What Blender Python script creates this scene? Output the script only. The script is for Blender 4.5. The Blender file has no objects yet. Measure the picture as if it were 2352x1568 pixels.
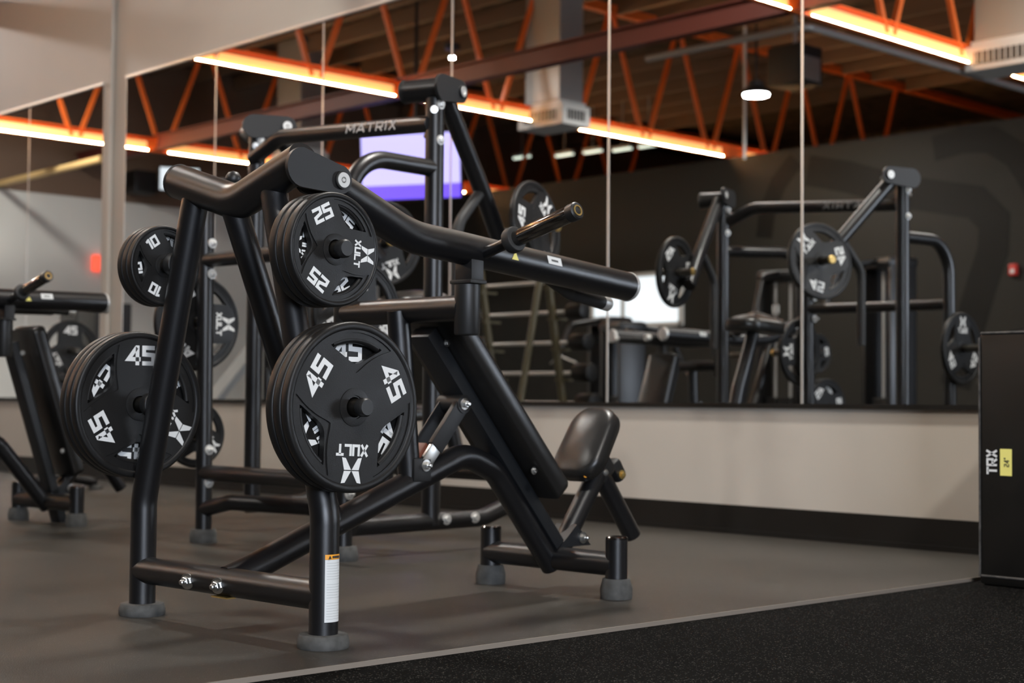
import bpy, bmesh, math, random
from math import sin, cos, pi, radians, atan2, hypot
from mathutils import Vector as V, Matrix as M

# ------------------------------------------------------------------ camera
scn = bpy.context.scene
COL = scn.collection
YAW, PITCH, ROLL, FPX, EYE = 0.813675, 0.0397647, 0.0087662, 3539.6, 0.645
fw = V((-sin(YAW)*cos(PITCH), cos(YAW)*cos(PITCH), sin(PITCH)))
rt = V((cos(YAW), sin(YAW), 0)); up = rt.cross(fw)
rt, up = rt*cos(ROLL)+up*sin(ROLL), up*cos(ROLL)-rt*sin(ROLL)
cd = bpy.data.cameras.new('camera'); cam = bpy.data.objects.new('camera', cd); COL.objects.link(cam)
mw = M((rt, up, -fw)).transposed().to_4x4(); mw.translation = (0, 0, EYE)
cam.matrix_world = mw
cd.sensor_width = 36; cd.lens = FPX/2352*36; cd.clip_start = .05; cd.clip_end = 200
cd.dof.use_dof = True; cd.dof.focus_distance = 4.05; cd.dof.aperture_fstop = 3.2
scn.camera = cam
vs = scn.view_settings
vs.view_transform = 'Standard'; vs.look = 'None'; vs.gamma = 1; vs.use_curve_mapping = False
vs.exposure = 0.12

# ------------------------------------------------------------------ world and big lights
w = bpy.data.worlds.new('world'); scn.world = w; w.use_nodes = True
bgn = w.node_tree.nodes['Background']; bgn.inputs[0].default_value = (.62, .72, .9, 1); bgn.inputs[1].default_value = 1.0
cy = scn.cycles
cy.max_bounces = 7; cy.diffuse_bounces = 3; cy.glossy_bounces = 6; cy.transmission_bounces = 4
cy.sample_clamp_indirect = 6; cy.use_denoising = True; cy.use_light_tree = True
cy.caustics_reflective = True; cy.blur_glossy = 0.3

def area(name, loc, target, sx, sy, power, color, shape='RECTANGLE'):
    l = bpy.data.lights.new(name, 'AREA'); l.shape = shape; l.size = sx
    if shape == 'RECTANGLE': l.size_y = sy
    l.energy = power; l.color = color
    o = bpy.data.objects.new(name, l); COL.objects.link(o); o.location = loc
    o.rotation_euler = (V(target)-V(loc)).to_track_quat('-Z', 'Y').to_euler()
    return o
# daylight coming in through the shop windows on the right
area('window_daylight', (4.85, -1.6, 1.9), (-4.0, 2.6, .8), 3.4, 2.4, 520, (.78, .86, 1.0))

# ------------------------------------------------------------------ helpers
def tag(o, label=None, cat=None, group=None, kind=None):
    if label: o['label'] = label
    if cat: o['category'] = cat
    if group: o['group'] = group
    if kind: o['kind'] = kind
    return o
def empty(name, loc=(0, 0, 0), rz=0, label=None, cat=None, group=None):
    o = bpy.data.objects.new(name, None); COL.objects.link(o); o.location = loc; o.rotation_euler = (0, 0, rz)
    return tag(o, label, cat, group)
def kids(o): return [c for c in bpy.data.objects if c.parent == o]
def copy_tree(o, parent=None):
    c = o.copy(); COL.objects.link(c)
    if parent: c.parent = parent
    for ch in kids(o): copy_tree(ch, c)
    return c

def fillet(pts, r, n=8):
    pts = [V(p) for p in pts]
    if r <= 0 or len(pts) < 3: return pts
    out = [pts[0]]
    for a, b, c in zip(pts, pts[1:], pts[2:]):
        d1, d2 = (a-b), (c-b); l1, l2 = d1.length, d2.length; d1.normalize(); d2.normalize()
        ang = d1.angle(d2)
        if ang > pi-.03: out.append(b); continue
        t = min(r/math.tan(ang/2), l1*.49, l2*.49)
        p, q = b+d1*t, b+d2*t
        ctr_dir = (d1+d2).normalized(); rr = t*math.tan(ang/2); ctr = b+ctr_dir*(rr/sin(ang/2))
        va, vb = p-ctr, q-ctr; tot = va.angle(vb)
        for i in range(n+1):
            k = i/n
            out.append(ctr+(va*sin((1-k)*tot)+vb*sin(k*tot))/sin(tot))
    out.append(pts[-1]); return out

class MB:
    def __init__(s): s.v = []; s.f = []
    def add(s, vs, fs):
        o = len(s.v); s.v += [tuple(p) for p in vs]; s.f += [tuple(i+o for i in f) for f in fs]; return s
    def tube(s, pts, r, bend=0, seg=24, cap=True, n=8):
        P = fillet(pts, bend, n); N = len(P); R = r if isinstance(r, (list, tuple)) else [r]*N
        t0 = (P[1]-P[0]).normalized(); a = t0.orthogonal().normalized(); vs = []; pt = t0
        for i, p in enumerate(P):
            t = ((P[min(i+1, N-1)]-p).normalized()+(p-P[max(i-1, 0)]).normalized())
            t = t.normalized() if t.length > 1e-6 else pt
            q = pt.rotation_difference(t); a = q @ a; pt = t
            b = t.cross(a).normalized()
            vs += [p+(a*cos(2*pi*k/seg)+b*sin(2*pi*k/seg))*R[i] for k in range(seg)]
        fs = [(i*seg+k, i*seg+(k+1) % seg, (i+1)*seg+(k+1) % seg, (i+1)*seg+k) for i in range(N-1) for k in range(seg)]
        if cap: fs += [tuple(range(seg))[::-1], tuple((N-1)*seg+k for k in range(seg))]
        return s.add(vs, fs)
    def lathe(s, prof, org=(0, 0, 0), axis=(0, 0, 1), seg=32, close=False):
        """prof: list of (r, h) along the axis"""
        ax = V(axis).normalized(); a = ax.orthogonal().normalized(); b = ax.cross(a); org = V(org); vs = []
        for r, h in prof: vs += [org+ax*h+(a*cos(2*pi*k/seg)+b*sin(2*pi*k/seg))*max(r, 1e-5) for k in range(seg)]
        N = len(prof); rng = range(N) if close else range(N-1)
        fs = [(i*seg+k, i*seg+(k+1) % seg, ((i+1) % N)*seg+(k+1) % seg, ((i+1) % N)*seg+k) for i in rng for k in range(seg)]
        if not close:
            if prof[0][0] > 1e-4: fs.append(tuple(range(seg))[::-1])
            if prof[-1][0] > 1e-4: fs.append(tuple((N-1)*seg+k for k in range(seg)))
        return s.add(vs, fs)
    def cyl(s, a, b, r, bev=0.0, seg=32):
        a, b = V(a), V(b); L = (b-a).length
        if bev: return s.lathe([(r-bev, 0), (r-bev*.3, bev*.3), (r, bev), (r, L-bev), (r-bev*.3, L-bev*.3), (r-bev, L)], a, b-a, seg)
        return s.lathe([(r, 0), (r, L)], a, b-a, seg)
    def box(s, c, size, rot=None, bev=0.0):
        bm = bmesh.new(); bmesh.ops.create_cube(bm, size=1)
        bmesh.ops.scale(bm, vec=size, verts=bm.verts)
        if bev: bmesh.ops.bevel(bm, geom=bm.edges[:], offset=bev, segments=2, profile=.6, affect='EDGES')
        m = M.Translation(c) @ (rot.to_4x4() if rot else M.Identity(4))
        bm.transform(m); bm.verts.index_update()
        s.add([v.co for v in bm.verts], [[v.index for v in f.verts] for f in bm.faces]); bm.free(); return s
    def bar(s, a, b, wd, th, side=(1, 0, 0), bev=.004):
        """rectangular bar from a to b: width wd along side, thickness th across"""
        a, b = V(a), V(b); d = (b-a); x = V(side); z = d.normalized(); x = (x-z*x.dot(z)).normalized(); y = z.cross(x)
        return s.box((a+b)/2, (wd, th, d.length), M((x, y, z)).transposed(), bev)
    def prism(s, poly, z0, z1, mat=None):
        """filled polygon (list of loops; the first is the outline, others are holes) between z0 and z1"""
        loops = poly if isinstance(poly[0][0], (list, tuple)) else [poly]
        bm = bmesh.new()
        for lp in loops:
            vv = [bm.verts.new((x, y, z0)) for x, y in lp]
            for i in range(len(vv)): bm.edges.new((vv[i], vv[(i+1) % len(vv)]))
        bmesh.ops.triangle_fill(bm, use_beauty=True, use_dissolve=False, edges=bm.edges[:])
        ret = bmesh.ops.extrude_face_region(bm, geom=bm.faces[:])
        for g in ret['geom']:
            if isinstance(g, bmesh.types.BMVert): g.co.z = z1
        bmesh.ops.recalc_face_normals(bm, faces=bm.faces[:])
        if mat: bm.transform(mat)
        bm.verts.index_update()
        s.add([v.co for v in bm.verts], [[v.index for v in f.verts] for f in bm.faces]); bm.free(); return s
    def ribbon(s, pts, wd, z0, z1, close=False):
        """flat stroke of width wd along a 2-D polyline with mitred corners"""
        P = [V((p[0], p[1])) for p in pts]; N = len(P); L = []; Rr = []
        for i, p in enumerate(P):
            d1 = (p-P[i-1]).normalized() if i else (P[1]-P[0]).normalized()
            d2 = (P[i+1]-p).normalized() if i < N-1 else d1
            n = V((-(d1.y+d2.y), d1.x+d2.x)); n = n.normalized(); k = wd/2/max(.45, n.dot(V((-d1.y, d1.x))))
            L.append(p+n*k); Rr.append(p-n*k)
        vs = [(q.x, q.y, z) for z in (z0, z1) for pr in zip(L, Rr) for q in pr]; n2 = 2*N; fs = []
        for i in range(N-1):
            a, b, c, d = 2*i, 2*i+1, 2*i+3, 2*i+2
            fs += [(a+n2, b+n2, c+n2, d+n2), (a, d, d+n2, a+n2), (b, b+n2, c+n2, c)]
        fs += [(0, n2, n2+1, 1), (n2-2, n2-1, n2*2-1, n2*2-2)]
        return s.add(vs, fs)
    def build(s, name, mat, parent=None, smooth=40, mtx=None, kind=None):
        me = bpy.data.meshes.new(name); me.from_pydata(s.v, [], s.f); me.validate(); 
        if mtx: me.transform(mtx)
        bm = bmesh.new(); bm.from_mesh(me); bmesh.ops.recalc_face_normals(bm, faces=bm.faces[:]); bm.to_mesh(me); bm.free()
        if smooth:
            me.shade_smooth(); me.set_sharp_from_angle(angle=radians(smooth))
        me.materials.append(mat)
        o = bpy.data.objects.new(name, me); COL.objects.link(o)
        if parent: o.parent = parent
        if kind: o['kind'] = kind
        return o

# ------------------------------------------------------------------ materials
def mat(name, col, rough=.5, metal=0, spec=.5, noise=None, bump=None, emit=None, rvar=None, coat=0):
    """noise=(scale, amount) varies the colour; bump=(scale, strength); rvar=(scale, amount) varies the gloss"""
    m = bpy.data.materials.new(name); m.use_nodes = True; nt = m.node_tree; b = nt.nodes['Principled BSDF']
    c = (*col, 1); b.inputs['Base Color'].default_value = c; b.inputs['Roughness'].default_value = rough
    b.inputs['Metallic'].default_value = metal; b.inputs['Specular IOR Level'].default_value = spec
    b.inputs['Coat Weight'].default_value = coat
    tc = nt.nodes.new('ShaderNodeTexCoord')
    def nz(scale, det=4):
        n = nt.nodes.new('ShaderNodeTexNoise'); n.inputs['Scale'].default_value = scale; n.inputs['Detail'].default_value = det
        nt.links.new(tc.outputs['Object'], n.inputs['Vector']); return n
    if noise:
        n = nz(noise[0]); r = nt.nodes.new('ShaderNodeValToRGB')
        r.color_ramp.elements[0].position = .3; r.color_ramp.elements[1].position = .7
        k = noise[1]
        r.color_ramp.elements[0].color = (*[x*(1-k) for x in col], 1); r.color_ramp.elements[1].color = (*[min(1, x*(1+k)) for x in col], 1)
        nt.links.new(n.outputs['Fac'], r.inputs['Fac']); nt.links.new(r.outputs['Color'], b.inputs['Base Color'])
    if rvar:
        n = nz(rvar[0], 3); mr = nt.nodes.new('ShaderNodeMapRange')
        mr.inputs['From Min'].default_value = .3; mr.inputs['From Max'].default_value = .7
        mr.inputs['To Min'].default_value = rough-rvar[1]; mr.inputs['To Max'].default_value = rough+rvar[1]
        nt.links.new(n.outputs['Fac'], mr.inputs['Value']); nt.links.new(mr.outputs['Result'], b.inputs['Roughness'])
    if bump:
        n = nz(bump[0]); bp = nt.nodes.new('ShaderNodeBump'); bp.inputs['Strength'].default_value = bump[1]; bp.inputs['Distance'].default_value = .002
        nt.links.new(n.outputs['Fac'], bp.inputs['Height']); nt.links.new(bp.outputs['Normal'], b.inputs['Normal'])
    if emit:
        b.inputs['Emission Color'].default_value = (*emit[0], 1); b.inputs['Emission Strength'].default_value = emit[1]
    return m
m_black = mat('black_powder_coat', (.0055, .0055, .0064), .35, spec=.62, bump=(700, .12))
m_blackflat = mat('black_satin_plate', (.009, .009, .0095), .5)
m_cap = mat('black_plastic_cap', (.012, .012, .012), .45)
m_rubber = mat('black_plate_rubber', (.0085, .0082, .008), .46, spec=.34, bump=(420, .15), rvar=(9, .06))
m_grip = mat('black_grip_rubber', (.015, .015, .015), .6)
m_foot = mat('grey_foot_rubber', (.060, .060, .057), .75, noise=(35, .3))
m_white = mat('white_print', (.72, .73, .72), .55)
m_zinc = mat('zinc_bolt', (.62, .62, .60), .32, metal=1)
m_disc = mat('brushed_aluminium_cap', (.72, .72, .70), .45, metal=.7)
m_chrome = mat('chrome', (.86, .86, .85), .18, metal=1)
m_sleeve = mat('dark_chrome_sleeve', (.20, .19, .18), .16, metal=1)
m_peg = mat('oily_steel_peg', (.12, .11, .095), .35, metal=1)
m_gold = mat('brass_ring', (.85, .6, .22), .3, metal=.9)
m_vinyl = mat('black_vinyl', (.012, .0115, .011), .34, bump=(160, .12))
m_blue = mat('satin_black_steel', (.010, .0115, .0135), .45)
m_rust = mat('brown_painted_link', (.16, .05, .03), .5)
m_yellow = mat('yellow_sticker', (.85, .78, .22), .5)
m_lab = mat('white_sticker', (.68, .70, .70), .5)
m_orange = mat('orange_sticker', (.85, .36, .03), .5)
m_ink = mat('dark_ink', (.02, .02, .02), .6)
m_greyink = mat('grey_ink', (.30, .32, .32), .6)
m_silverink = mat('silver_print', (.60, .59, .58), .45)
m_wall = mat('beige_wall_paint', (.475, .428, .370), .6, noise=(1.3, .03), bump=(120, .05))
m_base = mat('black_vinyl_cove_base', (.0065, .0056, .0045), .5, spec=.3)
m_mirror = mat('mirror_glass', (.86, .87, .86), 0.0, metal=1)
m_shadeprint = mat('shaded_silver_print', (.13, .13, .13), .5)  # silver print darkened in colour for the unlit mirror side of the bar
m_edge = mat('mirror_polished_edge', (.62, .58, .53), .3, metal=.6)
m_dark = mat('charcoal_wall_paint', (.021, .0195, .016), .65, spec=.25)
m_art = mat('black_wall_paint', (.0055, .005, .0042), .65, spec=.25)
m_grey = mat('pale_grey_wall_paint', (.66, .655, .62), .6)
m_deck = mat('dark_roof_deck', (.075, .048, .030), .8, noise=(5, .7))
m_joist = mat('brown_joist', (.16, .10, .065), .6)
m_red = mat('red_orange_steel_paint', (.78, .145, .018), .5)
m_duct = mat('galvanised_duct', (.34, .33, .32), .4, metal=.3)
m_vent = mat('white_vent_metal', (.62, .62, .60), .4)
m_led = mat('warm_led_strip', (.9, .6, .3), .5, emit=((1, .60, .27), 170))
m_cover = mat('glowing_amber_cover', (.9, .5, .2), .5, emit=((1, .50, .19), .62))
m_lamp = mat('white_lamp_diffuser', (.9, .9, .9), .5, emit=((.90, .96, 1), 40))
m_tv = mat('lit_screen', (.05, .05, .1), .3, emit=((.50, .45, 1), 1.6))
m_tvbar = mat('lit_screen_violet_band', (.05, .05, .1), .3, emit=((.16, .08, .95), 1.5))
m_glow = mat('bright_window_glass', (.8, .85, .9), .3, emit=((.80, .89, .96), .95))
m_tube = mat('pale_tube_lamp', (.8, .8, .75), .4, emit=((.85, .95, .80), 1.3))
m_redlamp = mat('red_lamp', (.8, .1, .05), .4, emit=((1, .10, .05), 1.2))
m_glass = mat('grey_shroud', (.25, .25, .24), .35)
m_bronze = mat('olive_bronze_paint', (.06, .048, .02), .45)
m_box = mat('black_box_vinyl', (.006, .0058, .0052), .45, spec=.3, bump=(7, .5), rvar=(5, .08))
m_scuff = mat('dusty_seam', (.06, .055, .05), .8, noise=(40, .5))

def floor_mat(name, base, fleck, density, rough, smear):
    m = bpy.data.materials.new(name); m.use_nodes = True; nt = m.node_tree; b = nt.nodes['Principled BSDF']
    tc = nt.nodes.new('ShaderNodeTexCoord')
    vo = nt.nodes.new('ShaderNodeTexVoronoi'); vo.inputs['Scale'].default_value = 330; nt.links.new(tc.outputs['Object'], vo.inputs['Vector'])
    lt = nt.nodes.new('ShaderNodeMath'); lt.operation = 'GREATER_THAN'; lt.inputs[1].default_value = density
    sp = nt.nodes.new('ShaderNodeSeparateColor'); nt.links.new(vo.outputs['Color'], sp.inputs[0]); nt.links.new(sp.outputs[0], lt.inputs[0])
    n = nt.nodes.new('ShaderNodeTexNoise'); n.inputs['Scale'].default_value = 1.1; n.inputs['Detail'].default_value = 5; nt.links.new(tc.outputs['Object'], n.inputs['Vector'])
    rp = nt.nodes.new('ShaderNodeValToRGB'); rp.color_ramp.elements[0].position = .35; rp.color_ramp.elements[1].position = .7
    rp.color_ramp.elements[0].color = (*[c*(1-smear) for c in base], 1); rp.color_ramp.elements[1].color = (*[c*(1+smear) for c in base], 1)
    nt.links.new(n.outputs['Fac'], rp.inputs['Fac'])
    mx = nt.nodes.new('ShaderNodeMix'); mx.data_type = 'RGBA'; nt.links.new(lt.outputs[0], mx.inputs['Factor'])
    nt.links.new(rp.outputs['Color'], mx.inputs[6]); mx.inputs[7].default_value = (*fleck, 1); nt.links.new(mx.outputs[2], b.inputs['Base Color'])
    b.inputs['Roughness'].default_value = rough; b.inputs['Specular IOR Level'].default_value = .25 if rough < .7 else .04
    n2 = nt.nodes.new('ShaderNodeTexNoise'); n2.inputs['Scale'].default_value = 260; nt.links.new(tc.outputs['Object'], n2.inputs['Vector'])
    bp = nt.nodes.new('ShaderNodeBump'); bp.inputs['Strength'].default_value = .35; bp.inputs['Distance'].default_value = .002
    nt.links.new(n2.outputs['Fac'], bp.inputs['Height']); nt.links.new(bp.outputs['Normal'], b.inputs['Normal'])
    return m
m_floor = floor_mat('grey_rubber_flooring', (.040, .0365, .031), (.12, .11, .10), .987, .44, .22)
m_mat = floor_mat('black_crumb_rubber', (.0030, .0028, .0026), (.06, .056, .05), .95, .95, .1)

# ------------------------------------------------------------------ the room
YW, YM = 6.15, 6.144          # wall face and mirror face
XL, XR, YB, ZC = -22.0, 5.0, -14.0, 6.1
PZ, PY = 4.2, -5.15           # partition height and face
def real(p): return V((p[0], 2*YM-p[1], p[2]))     # a point seen in the mirror -> where it really stands
def slab(name, lo, hi, m, **k):
    lo, hi = V(lo), V(hi)
    return MB().box((lo+hi)/2, hi-lo).build(name, m, None, 0, kind=k.get('kind', 'structure'))
slab('floor', (XL, YB, -.1), (-3.05, YW, 0), m_floor)
slab('floor_lower', (-3.05, YB, -.1), (XR, YW, -.012), m_mat)
slab('trim_1', (-3.0525, YB, -.012), (-3.0485, YW, .001), mat('pale_mat_edge', (.20, .17, .14), .8))
slab('wall_back', (XL, YW, 0), (XR, YW+.2, ZC), m_wall)
slab('wall_left', (XL-.2, YB, 0), (XL, YW, 3.78), m_grey)
slab('wall_left_upper', (XL-.2, YB, 3.78), (XL, YW, ZC), m_joist)
slab('wall_rear', (XL, YB-.2, 0), (XR, YB, ZC), m_deck)
slab('wall_partition', (XL, PY-.15, 0), (XR, PY, PZ), m_dark)
slab('ceiling', (XL-.2, YB-.2, ZC), (XR+.2, YW+.2, ZC+.1), m_deck)
# right wall with its shop windows
b = MB()
for lo, hi in (((XR, YB, 0), (XR+.2, YW, .5)), ((XR, YB, 3.3), (XR+.2, YW, ZC)), ((XR, YB, .5), (XR+.2, -5.1, 3.3)), ((XR, .2, .5), (XR+.2, YW, 3.3)), ((XR, -2.5, .5), (XR+.2, -2.3, 3.3))):
    lo, hi = V(lo), V(hi); b.box((lo+hi)/2, hi-lo)
b.build('wall_right', m_wall, None, 0, kind='structure')
b = MB().box((-8.5, YW-.008, .0715), (27, .016, .143)).box((-8.5, YW-.014, .012), (27, .028, .024))
b.build('baseboard_back', m_base, None, 0, kind='structure')
for k, (x0, x1) in enumerate(((-11.014, 4.6), (-16.64, -11.37))):
    MB().box(((x0+x1)/2, YW-.012, .642), (x1-x0, .024, .022)).build('trim_%d' % (2+2*k), m_base, None, 0, kind='structure')
    MB().box(((x0+x1)/2, YW-.010, 3.217), (x1-x0, .020, .018)).build('trim_%d' % (3+2*k), m_disc, None, 0, kind='structure')
MB().cyl((-11.22, YW-.02, .143), (-11.22, YW-.02, ZC), .02).build('trim_6', m_wall, None, kind='structure')
# partition art and window
art = MB()
for pts, wd in (([(-12.56, 3.88), (-11.9, 3.72), (-11.05, 3.44), (-10.0, 3.21), (-9.75, 2.95), (-9.77, 2.6), (-9.95, 2.1), (-10.15, 1.5), (-10.3, .9)], .42),
                ([(-10.6, 3.95), (-10.2, 4.02), (-9.8, 3.98), (-9.45, 3.75), (-9.2, 3.35), (-9.05, 2.9), (-9.0, 2.4)], .34),
                ([(-13.3, 3.0), (-13.25, 3.35), (-13.05, 3.75), (-12.75, 4.05)], .28)):
    art.ribbon(pts, wd, 0, -.004)
tag(art.build('wall_mural', m_art, None, 0, M.Translation((0, PY, 0)) @ M.Rotation(pi/2, 4, 'X')), 'large black curved bands painted on the charcoal wall', 'mural')

def lit_window():
    o = MB().box((-15.7, PY+.012, 2.22), (1.72, .024, .72)).build('window_1', m_glow, None, 0, kind='structure')
    f = MB()
    for x in (-16.6, -15.95, -14.8): f.box((x, PY+.02, 2.22), (.07, .05, .80))
    for z in (1.84, 2.60): f.box((-15.7, PY+.02, z), (1.86, .05, .06))
    f.build('window_frame', m_grey, o, 0)
lit_window()

# mirrors: every panel is a sheet with a polished edge
def mirror(x0, x1, label):
    r = empty('mirror_panel', ((x0+x1)/2, YW, .653), 0, label, 'mirror', 'wall mirror panels'); hw = (x1-x0)/2
    MB().box((0, -.003, 1.277), (2*hw-.012, .006, 2.554)).build('mirror_glass', m_mirror, r, 0)
    for s in (-1, 1): MB().box((s*(hw-.0035), -.0035, 1.277), (.007, .007, 2.554)).build('polished_edge', m_edge, r, 0)
xs = [-11.014, -9.70, -8.379, -7.059, -5.745, -4.457, -3.14, -1.83, -.52, .79, 2.10, 3.41, 4.6]
names = ['wall mirror panel just right of the beige pilaster', 'second wall mirror panel right of the beige pilaster', 'wall mirror panel behind the plate stacks of the front machine',
         'wall mirror panel behind the row machine and its lever', 'wall mirror panel above the seat of the front machine, left of the brightest seam',
         'wall mirror panel right of the brightest seam, beside the black box', 'wall mirror panel directly above and behind the black box'] + ['wall mirror panel out of frame, %s right of the black box' % k for k in ('first', 'second', 'third', 'fourth', 'fifth')]
for i in range(len(xs)-1): mirror(xs[i], xs[i+1], names[i])
xs = [-16.64, -15.33, -14.01, -12.69, -11.37]
for i in range(4): mirror(xs[i], xs[i+1], ['wall mirror panel fourth left of the beige pilaster', 'wall mirror panel third left of the beige pilaster', 'wall mirror panel second left of the beige pilaster', 'wall mirror panel just left of the beige pilaster'][i])

# ------------------------------------------------------------------ roof steel, lamps, ducts
def truss(x, lit, label):
    r = empty('roof_truss', (x, 0, PZ), 0, label, 'truss', 'red roof trusses')
    y0, y1 = YW-.02, YB+.05; L = y0-y1
    # bottom chord: upright plate on a flange; top chord: angle under the deck
    MB().box((0, (y0+y1)/2, .10), (.02, L, .20)).box((.022, (y0+y1)/2, .006), (.064, L, .012)).box((0, (y0+y1)/2, .20), (.08, L, .012)).build('bottom_chord', m_red, r, 0)
    MB().box((0, (y0+y1)/2, 1.72), (.12, L, .12)).build('top_chord', m_red, r, 0)
    y = 4.90
    while y > YB+1:
        if y > -9:
            for s in (-1, 1):
                MB().bar((0, y+s*.06, .08), (0, min(y+s*.66, y0), 1.68), .055, .055).build('web_member', m_red, r, 0)
        y -= 1.385
    if lit:
        for a, c in ((4.7, 1.02), (.68, PY+.1), (PY-.4, -10.5)):  # last run is hidden past the partition, added to glow on the webs
            MB().box((.044, (a+c)/2, .018), (.010, a-c, .012)).build('light_strip', m_led, r, 0)
            MB().box((.017, (a+c)/2, .085), (.010, a-c, .126), bev=.003).build('light_cover', m_cover, r, 0)
for x, lit, lb in ((-8.35, 1, 'orange lit roof truss nearest the black box side'), (-14.0, 1, 'orange lit roof truss over the middle of the gym, third duct behind it'), (-19.6, 1, 'orange lit roof truss nearest the pale far wall'),
                   (-2.7, 0, 'unlit red roof truss over the black rubber floor')):
    truss(x, lit, lb)
m_girder = mat('shaded_red_steel', (.10, .016, .008), .6)  # red steel coloured darker, for the underside the strips leave in shade
def girder(y, z, h, label):
    r = empty('roof_girder', (0, y, z), 0, label, 'beam', 'red cross girders')
    xm, L = (XL+XR)/2, XR-XL-.1
    MB().box((xm, 0, 0), (L, .14, .016)).box((xm, 0, h/2), (L, .014, h)).box((xm, 0, h), (L, .14, .016)).build('girder_beam', m_girder, r, 0)
girder(.85, 4.24, .20, 'dark red cross girder nearest the mirrors, under the trusses')
girder(-8.2, 4.6, .2, 'dark red cross girder beyond the charcoal partition')
for k, y in enumerate((5.4, 4.6, 3.8, 3.0, 2.2, 1.4, .4, -.4, -1.2, -2.0, -2.8, -3.6, -4.4, -5.6, -6.4, -7.2, -8.0, -8.8, -9.8)):
    MB().box(((XL+XR)/2, y, 5.98), (XR-XL-.1, .06, .24)).build('trim_%d' % (10+k), m_joist, None, 0, kind='structure')
# grey conduit with an elbow
o = MB().tube([(-10.4, .6, 4.16), (-8.44, .6, 4.16), (-8.44, -5.0, 4.16)], .035, .1).build('conduit', m_duct); tag(o, 'grey conduit pipe with an elbow hung under the lit truss', 'pipe')
o = MB().tube([(-21.9, 2.15, 3.84), (-18.6, 2.25, 3.84)], .05).build('gas_pipe', mat('tan_pipe_paint', (.55, .38, .16), .5)); tag(o, 'tan pipe running along under the cross girder near the pale wall', 'pipe')

def duct(x, y, label, z=4.12):
    r = empty('air_duct', (x, y, z), 0, label, 'duct', 'square air ducts with diffusers')
    MB().box((0, 0, 1.15), (.62, .42, 1.66), bev=.01).build('duct_drop', m_duct, r, 0)
    MB().box((0, 0, .13), (.80, .50, .26), bev=.012).box((0, 0, .285), (.68, .46, .05)).build('diffuser_box', m_vent, r, 0)
    g = MB().box((0, .252, .13), (.58, .006, .13)); g.build('grille_opening', m_ink, r, 0)
    g = MB().box((.402, 0, .13), (.006, .32, .13)); g.build('grille_opening', m_ink, r, 0)
    g = MB()
    for k in range(9): g.box((-.26+k*.065, .257, .13), (.010, .008, .13))
    for k in range(6): g.box((.407, -.14+k*.056, .13), (.008, .010, .13))
    g.build('grille_fins', m_vent, r, 0)
duct(-13.80, -1.45, 'square air duct with a vented diffuser beside the middle lit truss')
duct(-7.95, -2.3, 'square air duct with a vented diffuser near the black box side')
duct(-19.1, -1.3, 'square air duct with a vented diffuser near the pale far wall')

def high_bay(x, y, z, label, power, sz=.46):
    r = empty('high_bay_lamp', (x, y, z), 0, label, 'lamp', 'round white high bay lamps')
    MB().lathe([(sz*.5, 0), (sz*.5, .035), (sz*.42, .07), (.10, .09), (.10, .16), (.02, .17), (.012, ZC-z)], seg=36).build('lamp_housing', m_cap, r)
    MB().lathe([(.0, -.004), (sz*.47, -.004), (sz*.47, .0)], seg=36).build('lamp_diffuser', m_lamp, r)
    l = bpy.data.lights.new('high_bay_light', 'AREA'); l.shape = 'DISK'; l.size = sz*.9; l.energy = power; l.color = (1, .95, .88)
    o = bpy.data.objects.new('high_bay_light', l); COL.objects.link(o); o.parent = r; o.location = (0, 0, -.02)
LP = 120
high_bay(-11.75, -2.95, 4.5, 'round white high bay lamp seen in the mirror right of centre', LP, .34)
high_bay(-14.4, -.25, 4.95, 'tiny round lamp high over the middle lit truss in the mirror', 8, .07)
high_bay(-4.3, 4.7, 4.9, 'round high bay lamp above the seat end of the front machine', 150)
high_bay(-8.6, 3.0, 5.3, 'round high bay lamp above the row machine', 110)
high_bay(1.1, 1.0, 4.8, 'round high bay lamp above the black rubber floor', 260)
high_bay(-6.2, -1.2, 5.3, 'round high bay lamp behind the front machine', 100)
high_bay(-18.4, 4.6, 5.4, 'unseen round lamp added to brighten the pale far wall', LP*2.8, .9)  # added lamp out of view, lifts the pale end wall
high_bay(-9.0, -8.6, 5.0, 'round lamp added to light the roof steel beyond the charcoal partition', LP*.6)  # added lamp, keeps the steel past the partition from going black
for k, (x, z) in enumerate(((-17.3, 5.05), (-17.9, 5.06), (-18.6, 5.10), (-19.3, 5.12), (-20.4, 5.2))):
    q = empty('tube_lamp', (x, -7.2, z), 0, '%s of the pale tube lamps glowing above the charcoal partition' % ['rightmost', 'second from right', 'middle', 'second from left', 'leftmost'][k], 'lamp', 'tube lamps beyond the partition')
    MB().box((0, 0, 0), (.42, .10, .05)).build('lamp_housing', m_vent, q, 0); MB().box((0, 0, -.04), (.40, .07, .03)).build('lamp_tube', m_tube, q, 0); MB().cyl((0, 0, .02), (0, 0, ZC-z-.005), .012).build('lamp_rod', m_duct, q)

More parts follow.
